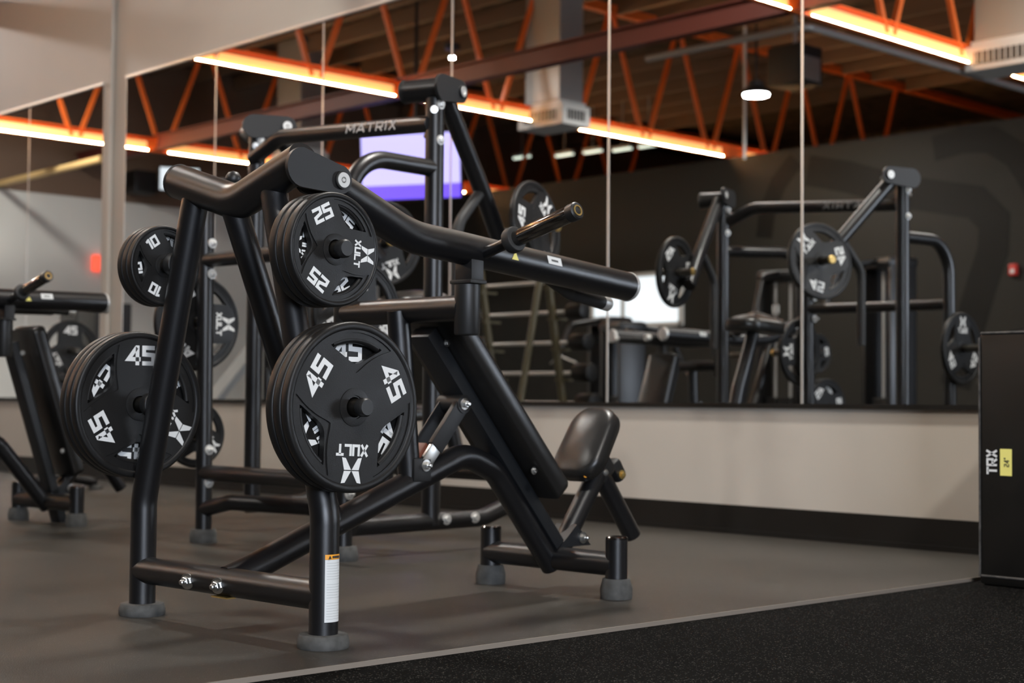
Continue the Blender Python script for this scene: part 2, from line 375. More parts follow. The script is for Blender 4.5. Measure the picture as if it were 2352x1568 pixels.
# ------------------------------------------------------------------ block lettering
GL = {'0': (1.0, [[(.13, .13), (.13, 1.12), (.87, 1.12), (.87, .13), (0, .13)]]),
      '1': (.55, [[(.0, .98), (.42, 1.12)], [(.42, 1.25), (.42, 0)]]),
      '2': (1.0, [[(0, 1.12), (.87, 1.12), (.87, .70), (.13, .50), (.13, .13), (1.0, .13)]]),
      '4': (1.05, [[(.80, 0), (.80, 1.25)], [(.74, 1.13), (.10, .38), (1.05, .38)]]),
      '5': (1.0, [[(.98, 1.12), (.13, 1.12), (.13, .70), (.87, .66), (.87, .13), (0, .13)]]),
      'X': (1.05, [[(.12, 0), (.93, 1.25)], [(.12, 1.25), (.93, 0)]]), 'U': (1.0, [[(.13, 1.25), (.13, .13), (.87, .13), (.87, 1.25)]]),
      'L': (.95, [[(.13, 1.25), (.13, .13), (.95, .13)]]), 'T': (1.0, [[(0, 1.12), (1, 1.12)], [(.5, 1.1), (.5, 0)]]),
      'M': (1.25, [[(.1, 0), (.1, 1.12), (.62, .40), (1.14, 1.12), (1.14, 0)]]), 'A': (1.15, [[(.06, 0), (.57, 1.16), (1.08, 0)], [(.28, .34), (.86, .34)]]),
      'R': (1.0, [[(.12, 0), (.12, 1.14), (.88, 1.14), (.88, .52), (.12, .52)], [(.5, .5), (.92, 0)]]), 'I': (.3, [[(.15, 0), (.15, 1.25)]]),
      '"': (.5, [[(.12, 1.25), (.12, .9)], [(.38, 1.25), (.38, .9)]])}
def glyphs(text, h, wd=.26, wide=1.0, gap=.16, z0=0, z1=.0008, x0=None):
    """block letters of height h lying in XY, centred, as one mesh builder"""
    k = h/1.25; L = sum(GL[c][0]*wide+gap for c in text)-gap; x = -L/2 if x0 is None else x0; b = MB()
    for c in text:
        for st in GL[c][1]: b.ribbon([((x+p[0]*wide)*k, (p[1]-.625)*k) for p in st], wd*k, z0, z1)
        x += GL[c][0]*wide+gap
    return b
def polar(r, a): return (r*cos(a), r*sin(a))

# ------------------------------------------------------------------ weight plates
def plate_proto(R, t, digits, hub=.045):
    """axis = local z, printed face = +z, logo at the bottom (270 deg), numbers at 30 and 150 deg"""
    root = empty('weight_plate')
    circ = lambda r, n=72: [polar(r, 2*pi*k/n) for k in range(n)]
    def lens(c, amp, r_out, r_in, n=10, p=2.0):
        pts = [polar(R*r_out, c+amp*(k/n*2-1)) for k in range(n+1)]
        return pts+[polar(R*(r_in+(r_out-.03-r_in)*abs(k/n*2-1)**p), c-amp*.97*(k/n*2-1)) for k in range(0, n+1)]
    hc = [radians(a) for a in (90, 210, 330)]; bore = .0265
    b = MB().prism([circ(R*.93), circ(bore, 32)]+[lens(c, radians(29), .80, .51) for c in hc], -t*.30, t*.30)
    for s in (1, -1):
        b.prism([circ(R*.905), circ(bore, 32)]+[lens(c, radians(37), .875, .40, 14, 1.5) for c in hc], s*t*.28, s*t*.40)
    pr = [(R*.90, t*.36), (R*.915, t*.45), (R*.935, t*.49), (R*.955, t*.495), (R*.972, t*.47), (R*.986, t*.42), (R*.995, t*.33), (R*.999, t*.20), (R, 0)]
    b.lathe(pr+[(r, -h) for r, h in pr[-2::-1]], seg=96, close=True)
    for s in (1, -1):
        b.lathe([(hub*.62, s*t*.495), (hub*.88, s*t*.495), (hub, s*t*.46), (hub, s*t*.3), (hub*.62, s*t*.3)], seg=40, close=True)
    # rolled grip lips in each handle opening
    for c in hc:
        pts = [polar(R*.79, c+radians(26)*(k/8*2-1)) for k in range(9)]
        b.tube([(x, y, 0) for x, y in pts], R*.045, seg=12)
    b.build('rubber_disc', m_rubber, root, 35)
    zt = t*.40
    for a in (30, 150):
        aa = radians(a); g = glyphs(digits, R*.27, .27, .92, .13)
        g.build('number_print', m_white, root, 0, M.Translation((*polar(R*.67, aa), zt)) @ M.Rotation(aa-pi/2, 4, 'Z'))
    aa = radians(270)
    glyphs('XULT', R*.135, .30, 1.05, .10).build('word_print', m_white, root, 0, M.Translation((*polar(R*.50, aa), zt)) @ M.Rotation(aa-pi/2, 4, 'Z'))
    e = MB(); k = R*.15
    for sx in (-1, 1):
        for sy in (-1, 1):
            q = [(0.03*sx, .04*sy), (.74*sx, .04*sy), (1.0*sx, 1.0*sy), (.62*sx, .95*sy)]
            if sx*sy < 0: q = q[::-1]
            e.prism([(x*k, y*k) for x, y in q], 0, .0008)
    e.build('emblem_print', m_white, root, 0, M.Translation((*polar(R*.735, aa), zt)) @ M.Rotation(aa-pi/2, 4, 'Z'))
    return root
PT = .031
protos = {'45': plate_proto(.222, PT, '45', .050), '25': plate_proto(.152, .032, '25', .042), '10': plate_proto(.121, .026, '10', .036)}
used = set()
def place_plate(kind, mtx, label, group):
    p = protos[kind]
    if kind not in used: o = p; used.add(kind)
    else: o = copy_tree(p)
    o.matrix_world = mtx; return tag(o, label, 'weight plate', group)
def frame_mtx(c, ax, upv, spin):
    """local z -> ax; local angles measured from ax x up ... so that +y is up, then spun"""
    z = V(ax).normalized(); y = V(upv); y = (y-z*y.dot(z)).normalized(); x = y.cross(z)
    m = M((x, y, z)).transposed().to_4x4() @ M.Rotation(radians(spin), 4, 'Z'); m.translation = c; return m

# ------------------------------------------------------------------ hardware
def bolt(parent, p, d, r=.012, name='hex_bolt', stud=True, m=None):
    b = MB().lathe([(0, 0), (r*1.35, 0), (r*1.35, r*.22), (r*.8, r*.25)], p, d, 20)
    b.lathe([(r*.85, r*.22), (r*.85, r*.95), (r*.7, r*1.05), (0, r*1.05)], p, d, 6)
    if stud: b.lathe([(r*.45, r), (r*.45, r*1.7), (r*.3, r*1.85), (0, r*1.85)], p, d, 14)
    return b.build(name, m or m_zinc, parent, 30)
def disc_bolt(parent, p, d, r=.022):
    b = MB().lathe([(r*1.15, 0), (r*1.15, r*.35), (r, r*.4)], p, d, 32); b.build('pivot_ring', m_cap, parent)
    return MB().lathe([(r*.98, r*.38), (r*.95, r*.5), (r*.42, r*.5), (r*.36, r*.4), (r*.26, r*.4), (r*.2, r*.52), (0, r*.52)], p, d, 32).build('pivot_bolt', m_disc, parent)
def foot(parent, p, r, h, flare=.8):
    return MB().lathe([(r*.97, 0), (r, h*.12), (r, h*.5), (r*flare, h*.95), (r*flare*.96, h)], (p[0], p[1], 0), (0, 0, 1), 36).build('rubber_foot', m_foot, parent)
def pad(name, W, L, T, m, parent, mtx, corner=.06, taper=0.0, crown=.012, edge=.014):
    """upholstered pad: outline in XY (length along y), thickness along z from 0 to T"""
    def outline(ins):
        pts = []; hw, hl = W/2-ins, L/2-ins; c = max(.004, corner-ins*.6)
        for cx, cyy, a0 in ((hw-c, hl-c, 0), (-hw+c, hl-c, 90), (-hw+c, -hl+c, 180), (hw-c, -hl+c, 270)):
            for k in range(9):
                a = radians(a0+k*11.25); pts.append((cx+c*cos(a), cyy+c*sin(a)))
        return [(x*(1-taper*(y/L+.5)), y) for x, y in pts]
    rings = [(.006, 0, 1), (0, .006, 1), (0, T-edge, 1), (edge*.3, T-edge*.3, 1), (edge, T, 1), (edge, T+crown*.45, .82), (edge, T+crown*.8, .55), (edge, T+crown, .15)]
    b = MB(); vs = []; n = 36
    for ins, z, k in rings: vs += [(x*k, y*k, z) for x, y in outline(ins)]
    N = len(rings); fs = [(i*n+k, i*n+(k+1) % n, (i+1)*n+(k+1) % n, (i+1)*n+k) for i in range(N-1) for k in range(n)]
    fs += [tuple(range(n))[::-1], tuple((N-1)*n+k for k in range(n))]
    return b.add(vs, fs).build(name, m, parent, 50, mtx)
def warning_triangle(parent, mtx, s=.02):
    o = MB().prism([(-s*.6, -s*.45), (s*.6, -s*.45), (0, s*.6)], 0, .0006).build('warning_sticker', m_yellow, parent, 0, mtx)
    return o

# ------------------------------------------------------------------ incline press machine (local u = width, v = towards the mirror)
def press_machine(loc, rz, label, steep=False):
    r = empty('incline_press_machine', loc, rz, label, 'gym machine', 'plate loaded press machines')
    LR = .039
    for s, nm in ((-1, 0), (1, 0)):
        leg = MB().tube([(s*.425, 0, .03), (s*.425, 0, .345), (s*.183, 0, 1.235)], LR, .18, 32, n=12).build('front_leg', m_black, r)
        foot(leg, (s*.425, 0), .069, .036, .93)
        if s > 0:
            # warning label wrapped round the leg, facing the camera side
            a0, a1 = radians(-36), radians(46); rr = LR+.0006
            def wrap(z0, z1, m, nm, rr=rr, a0=a0, a1=a1):
                vs = [(s*.425+rr*cos(a0+(a1-a0)*k/10), rr*sin(a0+(a1-a0)*k/10), z) for z in (z0, z1) for k in range(11)]
                return MB().add(vs, [(k, k+1, k+12, k+11) for k in range(10)]).build(nm, m, leg, 40)
            wrap(.070, .232, m_lab, 'safety_label'); wrap(.2325, .2455, m_orange, 'label_header')
            for k in range(22): 
                if k not in (7, 14): wrap(.078+k*.0069, .0787+k*.0069, m_greyink, 'label_line', rr+.0003, a0+.12, a1-.12-(.3 if k % 5 == 4 else 0))
            tx = MB()
            am = radians(4); mt = M.Translation((s*.425+(rr+.0004)*cos(am), (rr+.0004)*sin(am), .239)) @ M.Rotation(am+pi/2, 4, 'Z') @ M.Rotation(pi/2, 4, 'X')
            tx.prism([(-.022, -.004), (-.012, -.004), (-.017, .0045)], 0, .0005)
            x = -.008
            for wv in (.0045, .0035, .0035, .0035, .0015, .0035, .0035): tx.prism([(x, -.003), (x+wv*.8, -.003), (x+wv*.8, .003), (x, .003)], 0, .0005); x += wv
            tx.build('label_header_text', m_ink, leg, 0, mt)
    cb = MB().tube([(-.425, 0, .135), (.425, 0, .135)], .040, 0, 32).build('cross_bar', m_black, r)
    for u in (-.135, .012): bolt(cb, (u, -.039, .128), (.25, -1, -.05), .017)
    MB().box((.0, -.012, .093), (.075, .03, .004)).build('tab_plate', m_gold, cb, 0)
    # top V tube with caps
    tt = MB().tube([(-.272, 0, 1.292), (.025, 0, 1.203), (.318, 0, 1.296)], .051, .16, 36, n=12).build('top_tube', m_black, r)
    for s in (-1,):
        d = V((s*.30, 0, .091)).normalized(); p = V((.318, 0, 1.296)) if s > 0 else V((-.272, 0, 1.292))
        MB().lathe([(.0515, -.006), (.0525, .002), (.049, .006), (.0, .007)], p, d, 36).build('tube_cap', m_cap, tt)
    MB().tube([(0, .0, 1.20), (0, .385, .262)], .038, 0, 28).build('rear_brace', m_black, r)
    # pivots and levers
    VS, TV = (.95, 1.132) if steep else (.66, 1.107)
    for s in ((-1, 1) if steep else (1,)):
        for q in (-1, 1):
            uu = s*.283+q*.046
            prof = []
            v0, r0 = (-.005, .054) if q == 1 else (.085, .040)
            for k in range(13): a = radians(90+k*15); prof.append((v0+r0*cos(a), (.003 if q == 1 else -.012)+r0*sin(a)))
            for k in range(13): a = radians(-90+k*15); prof.append((.125+.040*cos(a), -.016+.040*sin(a)))
            pp = MB().prism(prof, -.006, .006).build('pivot_plate', m_blackflat, r, 30, M.Translation((uu, -.01, 1.270)) @ M(((0, 0, 1, 0), (1, 0, 0, 0), (0, 1, 0, 0), (0, 0, 0, 1))))
            if q == 1: disc_bolt(pp, (uu+.006, .118, 1.252), (1, 0, 0), .022)
            elif s == -1: disc_bolt(pp, (uu-.006, .118, 1.252), (-1, 0, 0), .022)
        A, B = (V((s*.283, .60, 1.112)), V((s*.262, 1.445, 1.043))) if not steep else (V((s*.283, .72, 1.130)), V((s*.262, 1.51, 1.146)))
        AB = B-A; at = lambda k: A+AB*k
        lv = MB().tube([(s*.283, .108, 1.250), (s*.283, .21, 1.210), (s*.283, .42, A.z+.013), A, B], .049, .45, 36, n=14).build('lever_arm', m_black, r)
        d = AB.normalized(); e = B
        MB().lathe([(.0500, -.004), (.0505, .004), (.046, .014), (.0, .016)], e, d, 36).build('lever_end_cap', m_disc, lv)
        # weight horn
        h0 = at(.115 if not steep else .30)+V((0, 0, -.018)); hd = V((s*.378, -.01, .098)).normalized()
        MB().cyl(h0, h0+hd*.17, .0175).build('horn_stem', m_black, lv)
        MB().cyl(h0+hd*.150, h0+hd*.183, .039, .006).build('horn_collar', m_grip, lv)
        MB().cyl(h0+hd*.18, h0+hd*.425, .0245, .003).build('horn_sleeve', m_sleeve, lv)
        c0 = h0+hd*.425
        MB().lathe([(.0255, -.022), (.0265, -.018), (.0265, .006), (.023, .010), (.012, .008), (0, .008)], c0, hd, 32).build('horn_end_cap', m_cap, lv)
        MB().lathe([(.0165, .0092), (.0165, .0112), (.0120, .0112), (.0120, .0085)], c0, hd, 32, close=True).build('horn_end_ring', m_gold, lv)
        # handle on the inner side
        hp = V((s*.168, B.y-.025+(.07 if steep else 0), B.z-.051+(.025 if steep else 0)))
        h1 = hp-AB.normalized()*.18+V((s*.007, 0, .008))
        MB().tube([at(.45), at(.58)+V((s*-.043, 0, -.020)), h1, hp], .024, .08, 24).build('handle_grip', m_grip, lv)
        hd2 = (hp-h1).normalized()
        MB().lathe([(.0235, 0), (.0245, .004), (.0245, .036), (.022, .040), (0, .040)], hp, hd2, 28).build('handle_end_cap', m_disc, lv)
        # stickers on the upper outer side of the lever
        def onlever(v, ang, lift=.0006, s=s):
            ctr = at(v); ax = AB.normalized()
            n = V((s*cos(radians(ang)), 0, sin(radians(ang)))); n = (n-ax*n.dot(ax)).normalized(); x = ax*(1 if s > 0 else -1); y = n.cross(x)
            m = M((x, y, n)).transposed().to_4x4(); m.translation = ctr+n*(.049+lift); return m
        warning_triangle(lv, onlever(.262 if not steep else .42, 3), .026)
        st = MB().prism([(-.033, -.014), (.033, -.014), (.033, .014), (-.033, .014)], 0, .0006).build('name_sticker', m_lab, lv, 0, onlever(.485 if not steep else .55, 20))
        t2 = MB()
        for k in range(6): t2.box((-.014+k*.0055, 0, .0008), (.004, .007, .0006))
        t2.build('sticker_text', m_ink, lv, 0, onlever(.485 if not steep else .55, 20))
    for s in (-1, 1):
        # rubber stops under the levers
        bx = MB().box((s*.283, VS+.008, TV-.062), (.070, .052, .062), bev=.002).build('stop_bracket', m_blackflat, r)
        sp = MB().lathe([(.0, .848), (.036, .848), (.039, .853), (.039, TV-.115), (.039, TV-.107)], (s*.283, VS, 0), (0, 0, 1), 36).build('bumper_stop', m_cap, r)
        MB().box((s*.283, VS+.003, TV-.099), (.092, .07, .012), bev=.004).build('stop_washer', m_grip, sp)
    MB().tube([(-.27, VS, .930), (.27, VS, .930)], .040, 0, 32).build('stop_cross_tube', m_black, r)
    # spine, post, rear feet
    MB().tube([(0, 0, .140), (0, .10, .172), (0, .93, .478), (0, 1.075, .420), (0, 1.365, .085)], .040, .15, 32, n=12).build('spine_tube', m_black, r)
    MB().tube([(0, VS-.025, .93), (0, VS+.035 if not steep else .90, .375 if not steep else .42)], .036, 0, 28).build('center_post', m_black, r)
    rc = MB().tube([(-.292, 1.36, .112), (.292, 1.36, .112)], .040, 0, 28).build('rear_cross_tube', m_black, r)
    for s in (-1, 1):
        lg = MB().cyl((s*.292, 1.36, .03), (s*.292, 1.36, .195), .037).build('rear_leg', m_black, r)
        foot(lg, (s*.292, 1.36), .054, .066, .86)
        MB().lathe([(.037, 0), (.037, .006), (.033, .010), (0, .010)], (s*.292, 1.36, .195), (0, 0, 1), 32).build('leg_cap', m_sleeve, lg)
    # bench: support beam, back pad, strut
    d, n = (V((0, .659, -.752)), V((0, .752, .659))) if not steep else (V((0, .310, -.951)), V((0, .951, .310)))
    S0, OB, OP = (0, 1.126, 1.153) if not steep else (-.37, 1.365, 1.44)
    def inc(s_, o): return V((0, 0, 0))+d*s_+n*o
    bs = MB().bar(inc(-.165+S0, OB), inc(.775+S0*.5, OB), .094, .046, bev=.004).build('bench_beam', m_blue, r)
    MB().prism([(-.09, 0), (.075, 0), (.0, .075)], -.047, .047).build('beam_foot_bracket', m_blue, r, 0, M.Translation((0, 1.44, .150)) @ M(((0, 0, 1, 0), (1, 0, 0, 0), (0, 1, 0, 0), (0, 0, 0, 1))))
    bolt(r, (.048, 1.47, .178), (1, 0, 0), .015, 'hinge_bolt')
    mt = M((V((1, 0, 0)), -d, n)).transposed().to_4x4(); mt.translation = inc(.185+S0, OP)
    pd = pad('back_pad', .29, .80, .072, m_vinyl, r, mt, .03, .10, .010, .016)
    bolt(pd, (.11, *inc(.44+S0, OP-.011).yz), (1, 0, 0), .010, 'pad_bolt', False)
    bolt(bs, (.05, *inc(-.10+S0, OB+.026).yz), (1, 0, 0), .010, 'hinge_bolt', False)
    a, b_ = V((.035, .885, .640)), V((.035, .722, .446))
    dd = (b_-a)
    st = MB().bar(a, a+dd*.72, .020, .055, bev=.002).bar(a+V((-.075, 0, 0)), a+dd*.72+V((-.075, 0, 0)), .006, .055, bev=.001).cyl(a+V((-.09, 0, 0)), a+V((.013, 0, 0)), .030).build('strut_channel', m_blackflat, r)
    bolt(st, a+V((.012, 0, 0)), (1, 0, 0), .014, 'hinge_bolt')
    MB().bar(a+dd*.70, b_, .014, .046, bev=.002).build('strut_slide', m_zinc, r)
    MB().bar(a+dd*.72+V((-.045, 0, 0)), b_+V((-.045, 0, 0)), .05, .05, bev=.002).build('strut_block', m_rust, r)
    br = MB().box((.0, .71, .432), (.085, .075, .075), bev=.006).build('strut_bracket', m_blackflat, r)
    bolt(br, (.043, .722, .446), (1, 0, 0), .014, 'hinge_bolt')
    # seat
    ST = radians(57); sd = V((0, cos(ST), sin(ST))); sn = V((0, -sin(ST), cos(ST)))
    mt = M((V((1, 0, 0)), sd, sn)).transposed().to_4x4(); mt.translation = V((0, 1.570, .487))
    pad('seat_pad', .215, .285, .060, m_vinyl, r, mt, .08, .10, .014, .020)
    MB().tube([(0, 1.40, .13), (0, 1.60, .395)], .036, 0, 28).build('seat_post', m_black, r)
    sl = MB().tube([(0, 1.57, .455), (0, 1.80, .165)], .034, 0, 28).build('seat_slider', m_black, r)
    MB().box((0, 1.61, .42), (.07, .10, .09), M.Rotation(radians(-50), 3, 'X'), .02).build('seat_carriage', m_blackflat, r)
    MB().box((.0, 1.70, .405), (.055, .052, .085), M.Rotation(radians(35), 3, 'X'), .018).build('adjust_housing', m_cap, sl)
    bolt(sl, (.028, 1.705, .39), (1, 0, 0), .012, 'adjust_pin', False, m_gold)
    bolt(sl, (.036, 1.605, .40), (1, 0, 0), .009, 'carriage_bolt', False)
    MB().cyl((-.03, 1.50, .405), (.06, 1.47, .395), .008).build('adjust_lever', m_orange, sl)
    # storage pegs
    for s in (-1, 1):
        for z, base, tip in ((.630, .345, .580), (1.045, .235, .492)):
            pg = MB().cyl((s*base, 0, z), (s*tip, 0, z), .0225, .003).build('storage_peg', m_peg, r)
            MB().lathe([(.0235, -.016), (.0245, -.012), (.0245, .004), (.020, .010), (.0, .010)], (s*tip, 0, z), (s, 0, 0), 28).build('peg_cap', m_cap, pg)
            MB().cyl((s*(base+.03), 0, z), (s*(base+.062), 0, z), .036, .004).build('peg_collar', m_cap, pg)
    kn = MB().lathe([(.0, -.024), (.015, -.019), (.0225, -.008), (.024, 0), (.0225, .008), (.015, .019), (0, .024)], (-.180, .13, 1.306), (0, 0, 1), 24)
    MB().tube([(-.27, .06, 1.285), (-.195, .13, 1.304)], .009, 0, 14).build('pin_stem', m_cap, r)
    kn.build('pin_knob', m_cap, r)
    return r
RZ = radians(3.0); ORG = V((-3.718, 2.418, 0))
EU, EV, EZ = V((cos(RZ), sin(RZ), 0)), V((-sin(RZ), cos(RZ), 0)), V((0, 0, 1))
main = press_machine(ORG, RZ, 'black incline press machine in front, loaded with plates on its rear pegs')
def stack(org, kind, side, face, z, spins, t, text, where, group, order):
    """face = u of the printed face nearest the camera (always facing +u)"""
    for k, sp in enumerate(spins):
        c = org+EU*(face-t*(k+.5))+EZ*z
        place_plate(kind, frame_mtx(c, EU, EZ, sp), '%s black rubber %s pound plate %s' % (order[k], text, where), group)
O3 = ['outermost', 'middle', 'innermost']
stack(ORG, '45', 1, .542, .630, (-3, -60, 40), PT, '45', 'on the low right peg of the front machine', 'forty five pound plates on the low right peg', O3)
stack(ORG, '25', 1, .457, 1.045, (86, -95, 20), .032, '25', 'on the high right peg of the front machine', 'twenty five pound plates on the high right peg', O3)
stack(ORG, '45', -1, -.452, .630, (60, 118, 15), PT, '45', 'on the low left peg of the front machine', 'forty five pound plates on the low left peg', ['innermost', 'middle', 'outermost'])
stack(ORG, '10', -1, -.330, 1.045, (95, 160, 20), .026, '10', 'on the high left peg of the front machine', 'ten pound plates on the high left peg', ['inner', 'outer', ''][:2]+['outermost'])
# the same machine again further left
sec = press_machine(ORG+V((-3.722, .0, 0)), RZ, 'black upright press machine at the left edge with an empty weight horn', True)
ORG2 = sec.location.copy()
stack(ORG2, '45', 1, .542, .630, (20, -40, 70), PT, '45', 'on the low right peg of the left edge machine', 'forty five pound plates of the left machine', O3)
stack(ORG2, '25', 1, .457, 1.045, (140, 30, -60), .032, '25', 'on the high right peg of the left edge machine', 'twenty five pound plates of the left machine', O3)

# ------------------------------------------------------------------ row machine with the name on its top bar
def row_machine():
    r = empty('row_machine', (-5.74, 4.31, 0), 0, 'black row machine with white lettering on its arched top bar', 'gym machine')
    Xr, Xl = .68, -.68
    for s in (1, -1):
        x = s*.68
        po = MB().tube([(x, 0, .12), (x, 0, 1.96)], .041, 0, 28).build('upright_post', m_black, r)
        for z in (1.93, 1.775): bolt(po, (x+.038, 0, z), (1, 0, 0), .016, 'post_bolt', False, m_disc)
        bolt(po, (x-.038, -.012, 1.80), (-1, -.2, 0), .012, 'post_bolt', False); bolt(po, (x+.03, -.03, 1.985-.08), (.8, -.6, 0), .012, 'post_bolt', False)
        ra = radians(20); ax = V((cos(ra), s*sin(ra), 0)); pv = V((-s*sin(ra), cos(ra), 0)); hc = V((x, 0, 2.0))
        hd = MB().tube([hc-ax*.15, hc+ax*.04], .050, 0, 32).build('pivot_head', m_black, r)
        MB().lathe([(.051, -.01), (.0525, .004), (.047, .010), (0, .011)], hc-ax*.15, -ax, 32).build('head_cap', m_cap, hd)
        prof = []
        for k in range(13): a = radians(90+k*15); prof.append((-.03+.058*cos(a), .0+.058*sin(a)))
        for k in range(13): a = radians(-90+k*15); prof.append((.135+.05*cos(a), .01+.05*sin(a)))
        mt = M((pv, V((0, 0, 1)), ax)).transposed().to_4x4(); mt.translation = hc+ax*.052
        pl = MB().prism(prof, -.007, .007).build('pivot_plate', m_blackflat, r, 30, mt)
        disc_bolt(pl, hc+ax*.059+pv*.135+V((0, 0, .01)), ax, .024)
        # swinging arm towards the mirror
        q = lambda k, z: V((x, 0, z))+pv*k
        lv = MB().tube([q(.09, 1.98), q(.46, 1.60), q(.65, 1.38)], .040, .1, 28).build('swing_arm', m_black, r)
        xi = q(.46, 0).x
        MB().tube([q(.43, 1.61), (s*.555, .245, 1.44), (s*.555, .245, 1.0)], .026, .14, 22, n=10).build('pull_handle', m_grip, lv)
        MB().tube([q(.60, 1.43), (s*.54, .69, 1.46)], .022, 0, 20).build('arm_link', m_black, lv)
        pe = MB().tube([V((s*.55, .69, 1.465))-ax*.06, V((s*.55, .69, 1.465))+ax*.15], .022, 0, 20).build('weight_peg', m_peg, lv)
        MB().lathe([(.024, 0), (.024, .01), (.02, .014), (0, .014)], V((s*.55, .69, 1.465))+ax*.15, ax, 20).build('peg_cap', m_gold, pe)
    tb = MB().tube([(-.68, -.02, 1.842), (-.45, -.02, 1.926), (.68, -.02, 1.848)], .037, .25, 28, n=10).build('top_bar', m_black, r)
    for sy, rot in ((-1, 0), (1, pi)):
        g = glyphs('MATRIX', .042, .20, 1.6, .34)
        xc = .306
        mt = M.Translation((xc, -.02+sy*.0372, 1.8760)) @ M.Rotation(rot, 4, 'Z') @ M.Rotation(radians(3.95)*(1 if sy < 0 else -1), 4, 'Y') @ M.Rotation(radians(80), 4, 'X')
        g.build('name_print', m_silverink if sy < 0 else m_shadeprint, tb, 0, mt)
    # rear legs on arched tubes
    MB().tube([(.68, 0, 1.655), (.70, -.48, 1.66), (.71, -.49, .05)], .037, .20, 28, n=12).build('arched_leg', m_black, r)
    MB().tube([(-.68, 0, 1.655), (-.36, -.49, 1.66), (-.335, -.49, .05)], .037, .20, 28, n=12).build('arched_leg', m_black, r)
    for x in (.71, -.335):
        foot(r, (x, -.49), .062, .06, .9)
        bolt(r, (x+.036, -.49, .272), (1, 0, 0), .018, 'leg_bolt', True, m_disc)
    for z in (1.36, 1.22): bolt(r, (-.30, -.49, z), (1, 0, 0), .017, 'leg_bolt', True, m_disc)
    bolt(r, (-.30, -.49, .42), (1, 0, 0), .017, 'leg_bolt', True, m_disc)
    MB().tube([(-.335, -.49, .315), (.71, -.49, .318)], .036, 0, 24).build('rear_cross_tube', m_black, r)
    MB().tube([(-.335, -.49, 1.285), (.71, -.49, 1.275)], .034, 0, 24).build('rear_cross_tube', m_black, r)
    fb = MB().tube([(-.335, -.49, .150), (-.15, -.47, .19), (.2, -.3, .18), (.68, -.18, .13)], .036, .1, 24).build('floor_tube', m_black, r)
    bolt(fb, (.02, -.40, .185), (.5, -1, 0), .016, 'floor_bolt', False)
    sb = MB().tube([(.68, -.42, .13), (.68, .30, .135), (.68, .62, .24), (.60, .80, .30)], .038, .2, 24).build('side_rail', m_black, r)
    for y in (.06, .225): bolt(sb, (.715, y, .143), (1, -.1, 0), .018, 'rail_bolt', False, m_disc)
    MB().tube([(-.68, -.03, .13), (-.68, .30, .135), (-.68, .62, .24), (-.60, .80, .30)], .038, .2, 24).build('side_rail', m_black, r)
    MB().tube([(-.60, .80, .30), (.60, .80, .30)], .038, 0, 24).build('front_cross_tube', m_black, r)
    # chest pad and its post
    MB().tube([(-.03, .80, .30), (-.03, .66, .75), (-.03, .52, 1.08)], .038, .1, 24).build('pad_post', m_black, r)
    mt = M.Translation((-.03, .50, 1.085)) @ M.Rotation(radians(3), 4, 'X')
    pad('chest_pad', .24, .40, .075, m_vinyl, r, mt, .10, 0, .03, .025)
    mt = M.Translation((0, .30, .55)) @ M.Rotation(radians(4), 4, 'X')
    pad('seat_pad', .36, .32, .06, m_vinyl, r, mt, .08, .1, .012, .02)
    MB().tube([(0, .30, .56), (0, .30, .16)], .036, 0, 24).build('seat_post', m_black, r)
    for s, x, y in ((1, .71, -.49), (-1, -.335, -.49)):
        for z in (1.0, .487):
            pg = MB().cyl((x, y, z), (x+s*.30, y, z), .0225, .003).build('storage_peg', m_peg, r)
            MB().lathe([(.0245, -.01), (.0245, .004), (.02, .01), (0, .01)], (x+s*.30, y, z), (s, 0, 0), 24).build('peg_cap', m_gold, pg)
    return r
row = row_machine(); RO = row.location
XX = V((1, 0, 0))
RG = 'forty five pound plates on the row machine'
place_plate('45', frame_mtx(RO+V((.585, .705, 1.465)), V((.955, .28, .10)), EZ, 135), 'black 45 pound plate hanging on the right swing arm of the row machine', RG)
place_plate('45', frame_mtx(RO+V((-.515, .675, 1.465)), V((.97, -.18, -.05)), EZ, 20), 'black 45 pound plate hanging on the left swing arm of the row machine', RG)
place_plate('45', frame_mtx(RO+V((.78, -.49, 1.0)), XX, EZ, 180), 'black 45 pound plate on the high right rear peg of the row machine', RG)
place_plate('45', frame_mtx(RO+V((-.42, -.49, 1.0)), XX, EZ, 90), 'black 45 pound plate on the high left rear peg of the row machine', RG)
place_plate('25', frame_mtx(RO+V((-.42, -.49, .487)), XX, EZ, 60), 'black 25 pound plate on the low left rear peg of the row machine', 'small plates on the row machine')

# ------------------------------------------------------------------ plate tree beside the pilaster
r = empty('plate_tree', (-10.16, 5.2, 0), 0, 'black plate storage tree behind the left edge machine', 'plate rack')
MB().tube([(0, 0, .03), (0, 0, 1.12)], .036, 0, 20).build('upright_post', m_black, r)
for y in (-.28, .28): foot(MB().tube([(0, y, .045), (0, 0, .10)], .034, 0, 16).build('base_tube', m_black, r), (0, y), .05, .03)
for z in (.98, .48): MB().cyl((0, 0, z), (.24, 0, z), .0225, .003).build('storage_peg', m_peg, r)
place_plate('45', frame_mtx(V((-10.05, 5.2, .98)), V((1, 0, 0)), EZ, -60), 'black 45 pound plate on the upper peg of the plate tree', 'plates on the plate tree')
place_plate('45', frame_mtx(V((-10.05, 5.2, .48)), V((1, 0, 0)), EZ, 25), 'black 45 pound plate on the lower peg of the plate tree', 'plates on the plate tree')

